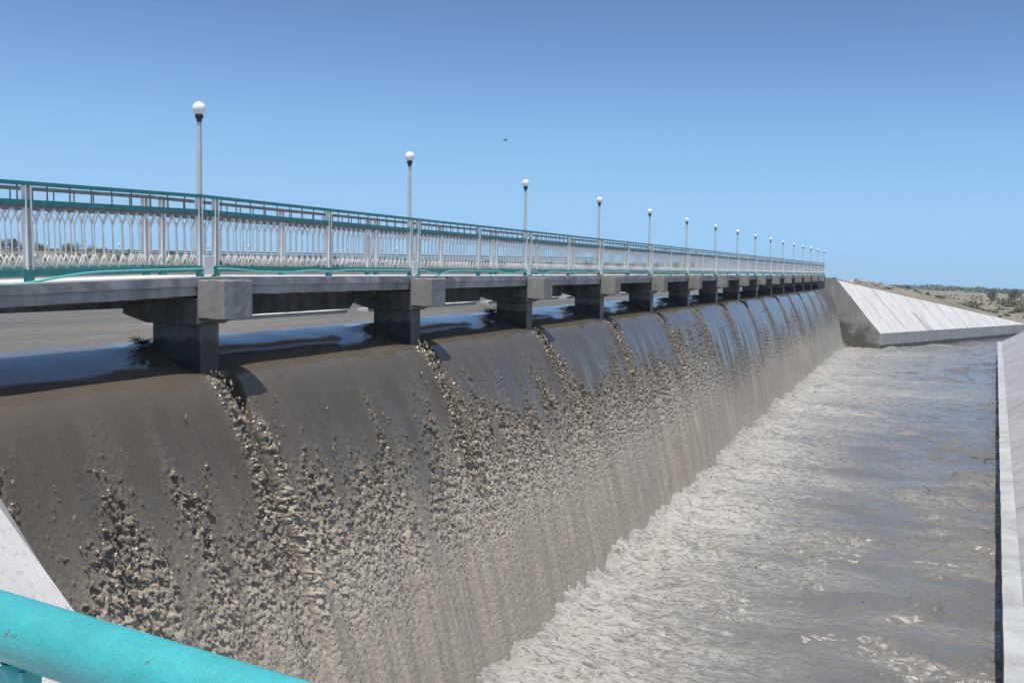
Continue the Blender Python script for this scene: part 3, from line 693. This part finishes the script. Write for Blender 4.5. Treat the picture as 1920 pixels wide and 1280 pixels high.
# ------------------------------------------------------------------ ground
def plane(x, y, c): return -.0156*x - .008*y + c
poly = [(200,330,-8.0,-5.3),(90,205,-6.6,-5.3),(45,152,-6.0,-5.3),(20.5,124.5,-5.49,-5.3),(15.61,115.95,-4.22,-5.2),(10.73,107.4,-2.95,-5.0),(5.84,98.85,-1.68,-4.8),(.95,90.3,-.41,-4.6),(-1.6,93.6,-.4,-3.0),(-3.5,96,-1.1,-2),(-14,104,-1.1,-1.5),(-30,138,-1.1,-1),(-58,185,-1.1,-.6),(-105,218,-1.1,-.3),(-160,222,-1.1,0),(-215,195,-1.1,0),(-262,150,-1.1,0),(-300,95,-1.1,0),(-330,20,-1.1,0)]
poly = np.array(poly, float); seg = np.concatenate([[0], np.cumsum(np.hypot(*np.diff(poly[:, :2], axis=0).T))])
tt = np.sort(np.concatenate([np.linspace(0, seg[-1], 260), seg, np.linspace(seg[2], seg[10], 120)])); pc = np.stack([np.interp(tt, seg, poly[:, i]) for i in range(4)], 1)
_m = (pc[:, 0] > .9) & (pc[:, 0] < 21); pc[_m, 2] += .012
off = np.concatenate([[0], np.geomspace(.4, 1700, 90)])
dirs = pc[:, :2]-CAM[:2]; dirs /= np.linalg.norm(dirs, axis=1)[:, None]
GX = pc[:, 0, None] + dirs[:, 0, None]*off; GY = pc[:, 1, None] + dirs[:, 1, None]*off
left = sstep(-6, -16, pc[:, 0])[:, None]
ztop = plane(GX, GY, pc[:, 3, None])
bank = np.interp(pc[:, 0], [-330,-160,-60,-16,-6], [3.0, 1.9, 1.0, .7, .2])[:, None]
zl = -1.1 + (bank+1.1)*sstep(0, 9, off)[None, :]; zl = zl + (ztop-zl)*sstep(20, 260, off)[None, :]
zr_ = pc[:, 2, None] + (ztop-pc[:, 2, None])*sstep(3, 60, off)[None, :]
GZ = zl*left + zr_*(1-left)
_d = Fw + Rt*((1612-960)/FPX); _d = np.array([_d.x, _d.y])/np.hypot(_d.x, _d.y); _c = CAM[:2]+_d*130
GZ = GZ + 1.35*np.exp(-((GX-_c[0])**2+(GY-_c[1])**2)/70.)*(1-left)*sstep(0, 4, off)[None, :]
GZ = GZ + np.minimum(off/6, 1)[None, :]*(.25*noise(GX/9, GY/9, 1)+.10*noise(GX/2.2, GY/2.2, 2)+.04*noise(GX/.7, GY/.7, 3))*(1-.75*sstep(60, 600, off))[None, :]
G_MAT, n_, b_ = new_mat('dry_earth')
e1 = tex(n_, .09, 6, .62); e2 = tex(n_, 1.3, 5, .65)
c_ = ramp(n_, e1, [(.34, (.175,.15,.118)), (.5, (.255,.222,.178)), (.6, (.205,.18,.135)), (.72, (.135,.135,.085))])
c_ = mixc(n_, .55, c_, ramp(n_, e2, [(.3, (.62,.6,.58)), (.7, (1.15,1.13,1.08))]), 'MULTIPLY')
n_.links.new(c_, b_.inputs['Base Color']); b_.inputs['Roughness'].default_value = .95; b_.inputs['Specular IOR Level'].default_value = .1
bump(n_, b_, e2, .6, .25)
me = mesh_np('ground', np.stack([GX, GY, GZ], -1).reshape(-1, 3), grid_faces(len(tt), len(off)), G_MAT, True)
tag(link('ground', me), kind='structure')
GXY = np.stack([GX, GY, GZ], -1)
def ground_at(u, dist):
    """ground point seen in the direction of photo column u at a horizontal distance"""
    d_ = Fw + Rt*((u-960)/FPX); d2 = np.array([d_.x, d_.y]); d2 /= np.linalg.norm(d2)
    j = int(np.argmin(np.abs(dirs[:, 0]*d2[1]-dirs[:, 1]*d2[0]) + 10*(dirs @ d2 < 0)))
    r0 = np.hypot(*(pc[j, :2]-CAM[:2])); z = np.interp(dist-r0, off, GZ[j])
    return Vector((CAM[0]+d2[0]*dist, CAM[1]+d2[1]*dist, float(z)))

# a pale dirt track across the plain on the right
TR, n_, b_ = new_mat('pale_track'); n_.links.new(ramp(n_, tex(n_, 1.5, 4, .6), [(.3, (.33,.29,.24)), (.7, (.42,.38,.32))]), b_.inputs['Base Color']); b_.inputs['Roughness'].default_value = .95
m = MB(); us = np.linspace(1660, 2050, 50)
for i, u in enumerate(us):
    for dd_ in (0, 5.0):
        p = ground_at(u, 205-.06*(u-1660)+dd_ + 3*math.sin(u*.02)); m.v.append((p.x, p.y, p.z+.12))
for i in range(len(us)-1): m.f.append((2*i, 2*i+2, 2*i+3, 2*i+1)); m.sm.append(1)
tag(m.obj('dirt_track', TR), kind='structure')

# ------------------------------------------------------------------ vegetation
def leafmat(name, c):
    m, n, b = new_mat(name); t = tex(n, 1.2, 3, .6)
    n.links.new(ramp(n, t, [(.3, tuple(x*.7 for x in c)), (.7, tuple(x*1.3 for x in c))]), b.inputs['Base Color']); b.inputs['Roughness'].default_value = .8
    b.inputs['Specular IOR Level'].default_value = .15
    return m
L_BUSH = leafmat('sage_leaf', (.21,.215,.145)); L_DARK = leafmat('dark_leaf', (.135,.15,.10)); L_FAR = leafmat('hazed_far_leaf', (.145,.165,.135)); BARK = paint('bark', (.09,.065,.045), .9, .3)  # far leaves are paled in colour, standing in for part of the haze
def leaves(c, rad, n, size, clumps, r_):
    C = []; 
    for _ in range(clumps):
        d_ = r_.normal(size=3); d_ /= np.linalg.norm(d_); C.append(d_*r_.uniform(.25, .8)*np.array(rad))
    C = np.array(C); k = r_.integers(0, clumps, n)
    P = C[k] + r_.normal(size=(n, 3))*np.array(rad)*.24 + np.array(c)
    P[:, 2] = np.maximum(P[:, 2], c[2]-rad[2]*.95)
    a = r_.normal(size=(n, 3)); a /= np.linalg.norm(a, axis=1)[:, None]; b = np.cross(a, r_.normal(size=(n, 3))); b /= np.linalg.norm(b, axis=1)[:, None]
    s = size*r_.uniform(.6, 1.4, (n, 1))
    V = np.stack([P-a*s, P-b*s*.5, P+a*s, P+b*s*.5], 1).reshape(-1, 3)
    return V, np.arange(4*n).reshape(-1, 4)
def plant(name, u, dist, wdt, hgt, mat, label, cat, group, n=900, trunk=.25, seed=0):
    r_ = np.random.default_rng(seed+17); p = ground_at(u, dist)
    t = tag(empty(name, (p.x, p.y, p.z-.05)), label, cat, group)
    th = hgt*trunk
    V, F = leaves((0, 0, th+(hgt-th)*.5), (wdt/2, wdt/2, (hgt-th)*.55), n, wdt*.055, 16, r_)
    link('crown' if cat == 'tree' else 'foliage', mesh_np('crown', V, F, mat), t)
    m = MB(); m.tube([(0,0,-.2),(.03*hgt,0,hgt*.3),(.0,.02*hgt,hgt*.62)], [wdt*.035, wdt*.027, wdt*.01], 7)
    for k in range(4):
        an = k*1.6+seed; m.tube([(.02*hgt,0,hgt*(.18+.06*k)),(math.cos(an)*wdt*.27, math.sin(an)*wdt*.27, hgt*(.5+.06*k))], [wdt*.018, wdt*.006], 5)
    m.obj('trunk' if cat == 'tree' else 'stem', BARK, t)
bush_spec = [(1640,150,2.2,1.0,'low sage bush just right of the far abutment'),(1706,172,2.0,1.1,'small dark bush behind the top edge of the white wing'),(1735,260,5,2.0,'broad pale bush left of the dark bush group'),(1768,270,4,2.2,'rounded grey-green bush on the plain above the wing'),(1800,250,4.5,2.6,'dark green bush left of the tall sage clump'),(1818,255,5.5,3.2,'tall sage clump in the middle of the bushes'),(1850,215,5,1.6,'low pale sage bush in front of the far tree'),(1888,300,8,4.4,'large sage thicket near the right edge, left half'),(1905,240,5,2.4,'olive bush in front of the large thicket'),(1925,300,8,4.0,'sage thicket at the right edge of the plain'),(1590,240,4,1.3,'scrubby bush behind the pale rubble'),(1672,300,5,1.7,'low bush among the far rubble')]
for i, (u, d_, w_, h_, lab) in enumerate(bush_spec):
    plant('bush', u, d_, w_*.85, h_*.55, L_DARK if 'dark' in lab else L_BUSH, lab, 'bush', 'bushes on the plain', 420, .05, i)
tree_spec = [(1856,430,6,5.0,'lone rounded tree standing above the scrub at the right'),(1898,470,7.5,5.6,'wide tree behind the thicket at the right edge')]
for i, (u, d_, w_, h_, lab) in enumerate(tree_spec): plant('tree', u, d_, w_*.8, h_*.85, L_DARK, lab, 'tree', 'trees on the right plain', 700, .05, i+40)
lt = [(4,360,6,5.0,'leftmost far tree at the picture edge'),(27,370,8,5.6,'widest far tree, left of the first railing post'),(48,400,4,4.2,'small far tree just left of the first railing post'),(75,380,7,4.4,'far tree just right of the first railing post'),(127,375,5.5,4.2,'far tree, left one of a touching pair'),(140,380,6,5.0,'far tree, right one of a touching pair'),(176,390,5,3.8,'small round far tree right of the pair'),(194,395,4.5,3.4,'smallest round far tree, last of the row'),(247,400,4,3.2,'low far tree seen beside the rear railing post'),(320,420,6,2.8,'low far tree seen right of the paired rear posts')]
for i, (u, d_, w_, h_, lab) in enumerate(lt): plant('tree', u, d_, w_*.8, h_*.75, L_FAR, lab, 'tree', 'far trees beyond the reservoir', 500, .18, i+70)
# far-off wood on the right horizon
Vs, Fs, n0 = [], [], 0
r_ = np.random.default_rng(5)
for u in np.arange(1560, 2010, 5.5):
    p = ground_at(u+r_.uniform(-3, 3), r_.uniform(780, 1250)); hgt = r_.uniform(3, 6)*(1.15 if r_.uniform() < .3 else .65); wd = r_.uniform(12, 26)
    V, F = leaves((p.x, p.y, p.z+hgt*.35), (wd/2, wd/2, hgt*.4), 110, 1.2, 8, r_); Vs.append(V); Fs.append(F+n0); n0 += len(V)
o = link('far_wood', mesh_np('far_wood', np.concatenate(Vs), np.concatenate(Fs), L_FAR)); tag(o, 'hazy belt of far trees along the right horizon', 'wood', kind='stuff')
# dry scrub over the plain
Vs, Fs, n0 = [], [], 0
for _ in range(900):
    u = r_.uniform(1575, 1990); dist = 130+r_.uniform(0, 1)**1.6*420
    nz_ = float(noise(np.array([u/30.]), np.array([dist/25.]))[0])
    if nz_ < -.05: continue
    p = ground_at(u, dist); hgt = r_.uniform(.12, .45); wd = r_.uniform(.4, 1.4)
    V, F = leaves((p.x, p.y, p.z+hgt*.4), (wd/2, wd/2, hgt*.6), 40, .12+dist*.0004, 5, r_); Vs.append(V); Fs.append(F+n0); n0 += len(V)
for _ in range(1100):                                # and along the far bank of the reservoir
    u = r_.uniform(-60, 1300); d_ = Fw + Rt*((u-960)/FPX); d2 = np.array([d_.x, d_.y]); d2 /= np.linalg.norm(d2)
    j = int(np.argmin(np.abs(dirs[:, 0]*d2[1]-dirs[:, 1]*d2[0]) + 10*(dirs @ d2 < 0))); r0_ = np.hypot(*(pc[j, :2]-CAM[:2]))
    p = ground_at(u, r0_ + 2.5 + r_.exponential(14)); hgt = r_.uniform(.2, .8); wd = r_.uniform(.8, 3.2)
    V, F = leaves((p.x, p.y, p.z+hgt*.3), (wd/2, wd/2, hgt*.5), 30, .22, 4, r_); Vs.append(V); Fs.append(F+n0); n0 += len(V)
o = link('dry_scrub', mesh_np('dry_scrub', np.concatenate(Vs), np.concatenate(Fs), leafmat('dry_leaf', (.17,.16,.10)))); tag(o, 'dry scrub and tufts dotted over the bare plain', 'scrub', kind='stuff')

# rubble heap beyond the far abutment
R_W = concrete('pale_rubble', (.62,.60,.56), .1, .1); R_G = concrete('grey_rubble', (.28,.26,.24), .2, .3)
rub = [(1598,126,1.5,.35,.6,R_W,'large white broken slab leaning on the rubble heap'),(1587,128,1.0,.5,.4,R_W,'small white slab left of the large white slab'),(1608,127,1.1,.8,.35,R_G,'grey slab right of the large white slab'),(1624,132,1.3,.7,.35,R_G,'dark tilted slab in the middle of the rubble'),(1633,133,1.5,.6,.3,R_W,'flat pale slab in the middle of the rubble'),(1641,134,1.2,.7,.45,R_W,'upright pale slab in the middle of the rubble'),(1650,137,1.9,.9,.3,R_G,'long grey slab lying right of the upright slab'),(1683,150,1.2,.8,.35,R_G,'grey slab lying alone right of the heap'),(1705,158,1.3,.7,.4,R_G,'last grey slab on the plain, far right of the heap')]
for i, (u, d_, a_, b_2, h_, mt, lab) in enumerate(rub):
    p = ground_at(u, d_); m = MB(); a_, b_2, h_ = a_*.85, b_2*.85, h_*.85; m.box(-a_/2, a_/2, -b_2/2, b_2/2, -h_*.3, h_*.7); o = m.obj('rubble_slab', mt, None, bevel=.02, rough=.012, cuts=1)
    o.location = (p.x, p.y, p.z+h_*.25); rr = random.Random(i); o.rotation_euler = (rr.uniform(-.5,.5), rr.uniform(-.4,.4), rr.uniform(0,3)); tag(o, lab, 'rubble', 'rubble slabs beyond the weir')
Vr, Sr = [], []
for _ in range(260):
    u = r_.normal(1615, 40); d_ = r_.uniform(120, 165); p = ground_at(u, d_); Vr.append((p.x, p.y, p.z+.05)); Sr.append(r_.uniform(.06, .28))
o = scatter_blobs('loose_rubble', np.array(Vr), np.array(Sr), R_G, 1, .7); tag(o, 'loose stones and earth clods around the rubble heap', 'rubble')

# ------------------------------------------------------------------ far walkway across the reservoir
def onray(u, v, depth): return ray(u, v, depth)
FL, FR = onray(20, 475, 300), onray(1090, 494.5, 252)
t = tag(empty('footbridge', tuple(FL)), 'distant low walkway with railing across the reservoir, seen through the near railing', 'footbridge')
ext = (FR-FL); a0 = FL-ext*.12; a1 = FR+ext*.03
def slab(mb, p, q, h0, h1, wd):
    dn = (q-p).normalized(); sd = Vector((-dn.y, dn.x, 0))*wd/2
    n0 = len(mb.v); mb.v += [tuple(x+s+Vector((0,0,h))) for h in (h0, h1) for x, s in ((p,-sd),(q,-sd),(q,sd),(p,sd))]
    mb.f += [tuple(n0+j for j in f) for f in ((0,3,2,1),(4,5,6,7),(0,1,5,4),(1,2,6,5),(2,3,7,6),(3,0,4,7))]; mb.sm += [0]*6
m = MB(); slab(m, a0, a1, -.5, 0, 1.6); child(m.obj('deck', C_WALL), t)
for h0, h1 in ((1.25, 1.55), (.72, .95)):
    m = MB(); slab(m, a0, a1, h0, h1, .12); child(m.obj('rail', P_DARK), t)
pm = MB(); pm.box(-.09,.09,-.09,.09,-.2,1.3); pm = pm.mesh('railing_post', P_WHITE); im = MB(); im.box(-.3,.3,-.3,.3,-3,-.5); im = im.mesh('pier', C_PIER)
for i in range(60):
    p = a0.lerp(a1, i/59)-FL; q = link('railing_post', pm, t); q.location = p
    if i % 3 == 0: q = link('pier', im, t); q.location = p
lx = [93,158,225,302,391,466,555,650,742,835,942,1050]
lme = MB(); lme.lathe([(.09,0),(.09,2.7)], 8); lpm = lme.mesh('pole', P_WHITE)
lgm = MB(); lgm.lathe([(max(.01, .34*math.sin(math.pi*i/8)), 3.0-.34*math.cos(math.pi*i/8)) for i in range(9)], 12); lgm = lgm.mesh('globe', P_GLOBE)
for i, u in enumerate(lx):
    s = (u-20)/1070.; w0, w1 = 1/300., 1/252.; tpar = s*w1*0+ (s/252.)/((1-s)/300.*1+s/252.) if False else None
    d0 = (FL-Vector(CAM)); dr = Fw + Rt*((u-960)/FPX)
    # intersect in plan with the walkway line
    e = ext; den = dr.x*e.y-dr.y*e.x; tp = (d0.x*dr.y-d0.y*dr.x)/(dr.x*e.y-dr.y*e.x)
    p = FL+e*tp
    q = tag(empty('street_lamp', tuple(p)), f'{ORD[i]} tiny globe lamp from the left on the distant walkway', 'street lamp', 'globe lamps on the distant walkway')
    link('pole', lpm, q); link('globe', lgm, q)

# ------------------------------------------------------------------ driftwood, floating sticks, bird
def sticks(name, loc, n, L, r, label, cat, group=None, flat_=.35, seed=0):
    rr = random.Random(seed); m = MB()
    for _ in range(n):
        a_ = rr.uniform(0, 6.28); p = Vector((rr.gauss(0, L*.12), rr.gauss(0, L*.16), rr.gauss(0, .02))); d_ = Vector((math.cos(a_), math.sin(a_), rr.uniform(-.1, flat_)))
        pts = [p]; ln = L*rr.uniform(.4, 1)
        for _ in range(4): d_ = (d_+Vector((rr.gauss(0,.25), rr.gauss(0,.25), rr.gauss(0,.2)))).normalized(); pts.append(pts[-1]+d_*ln/4)
        m.tube(pts, [r, r*.85, r*.65, r*.45, r*.2], 6)
    o = m.obj(name, WOOD); o.location = loc; tag(o, label, cat, group); return o
sticks('driftwood', (-.80, -.30, -.90), 44, .26, .006, 'tangle of dark branches caught against the first pier', 'driftwood', None, .35, 1)
sticks('driftwood', (-.82, 11.72, -.88), 60, .30, .008, 'dark brushy branches caught against the third pier', 'driftwood', None, .5, 2)
for i, (u, v, L_) in enumerate([(1840,1150-290,.9),(1760,930,.7),(1395,1058,.6),(1420,1062,.5),(1620,1135,.5),(1850,828+40,.6),(1480,832,.7),(1845,955,.5)]):
    d_ = Fw + Rt*((u-960)/FPX) - Up*((v-640)/FPX); k = (ZP+.03-CAM[2])/d_.z; p = Vector(CAM)+d_*k
    o = sticks('floating_stick', tuple(p), 3, L_, .016, ['long dark stick floating by the right bank wall','dark forked stick floating in mid pool','pair of dark sticks at the foam edge, left one','pair of dark sticks at the foam edge, right one','short stick floating near the bottom of the pool','small stick close to the bank wall, upper one','dark stick in the far foam below the falls','small stick close to the bank wall, lower one'][i], 'stick', 'sticks floating in the pool', .05, i+9)
m = MB(); pb = ray(947, 263, 60)
m.tube([(-.14,0,0),(-.06,0,.01),(.06,0,.0),(.13,0,-.01)], [.008,.035,.03,.008], 8)
for s in (-1, 1):
    n0 = len(m.v); m.v += [(.05,s*.02,.015),(-.06,s*.02,.015),(-.08,s*.26,.05),(.0,s*.24,.06),(.05,s*.02,.0),(-.06,s*.02,.0),(-.08,s*.26,.04),(.0,s*.24,.05)]
    m.f += [tuple(n0+j for j in f) for f in ((0,1,2,3),(7,6,5,4),(0,4,5,1),(1,5,6,2),(2,6,7,3),(3,7,4,0))]; m.sm += [0]*6
o = m.obj('bird', P_DARK); o.location = pb; o.rotation_euler = (0, 0, .9); tag(o, 'tiny dark bird flying high in the clear sky', 'bird')

# ------------------------------------------------------------------ summer haze
HZ, n_, b_ = new_mat('haze'); n_.nodes.remove(b_)
pv = n_.nodes.new('ShaderNodeVolumePrincipled'); pv.inputs['Color'].default_value = (.78,.95,1,1); pv.inputs['Density'].default_value = .00022; pv.inputs['Anisotropy'].default_value = .2
n_.links.new(pv.outputs[0], n_.nodes['Material Output'].inputs['Volume'])
m = MB(); m.box(-2150, 2150, -2150, 2150, GZ.min()-1.0, 13)
tag(m.obj('haze', HZ), 'thin summer haze over the plain', 'haze', kind='stuff')

# ------------------------------------------------------------------ spray mist hanging at the foot of the falls
MI, n_, b_ = new_mat('spray_mist'); n_.nodes.remove(b_)
pv = n_.nodes.new('ShaderNodeVolumePrincipled'); pv.inputs['Color'].default_value = (.93,.90,.84,1); pv.inputs['Density'].default_value = .24
n_.links.new(pv.outputs[0], n_.nodes['Material Output'].inputs['Volume'])
ym = np.arange(Y0+.3, Y1-.2, .8); V = []; 
for i, y in enumerate(ym):
    e_ = min(1, i/2., (len(ym)-1-i)/2.); hm = (.7+1.1*max(0, float(noise(np.array([y*.12]), np.array([.5]))[0])+.35))*max(e_, .05)
    wm_ = (1.0+.5*float(noise(np.array([y*.16]), np.array([9.5]))[0]))*max(e_, .1)
    fx = float(foot(np.array([y]))[0])-1.97
    V += [(q_+fx, y, z_) for q_, z_ in ((1.3, ZP-.3), (1.98+wm_, ZP-.3), (1.98+wm_, ZP-.05), (2.0+wm_*.35, ZP+hm*.35), (1.78, ZP+hm), (1.3, ZP+hm*.9))]
F = []
for i in range(len(ym)-1):
    for j in range(6): F.append((i*6+j, (i+1)*6+j, (i+1)*6+(j+1) % 6, i*6+(j+1) % 6))
F += [tuple(range(6)), tuple((len(ym)-1)*6+j for j in range(6))[::-1]]
m = MB(); m.v = V; m.f = F; m.sm = [1]*len(F)
tag(m.obj('spray_mist', MI), 'fine pale mist hanging along the foot of the falls', 'mist', kind='stuff')
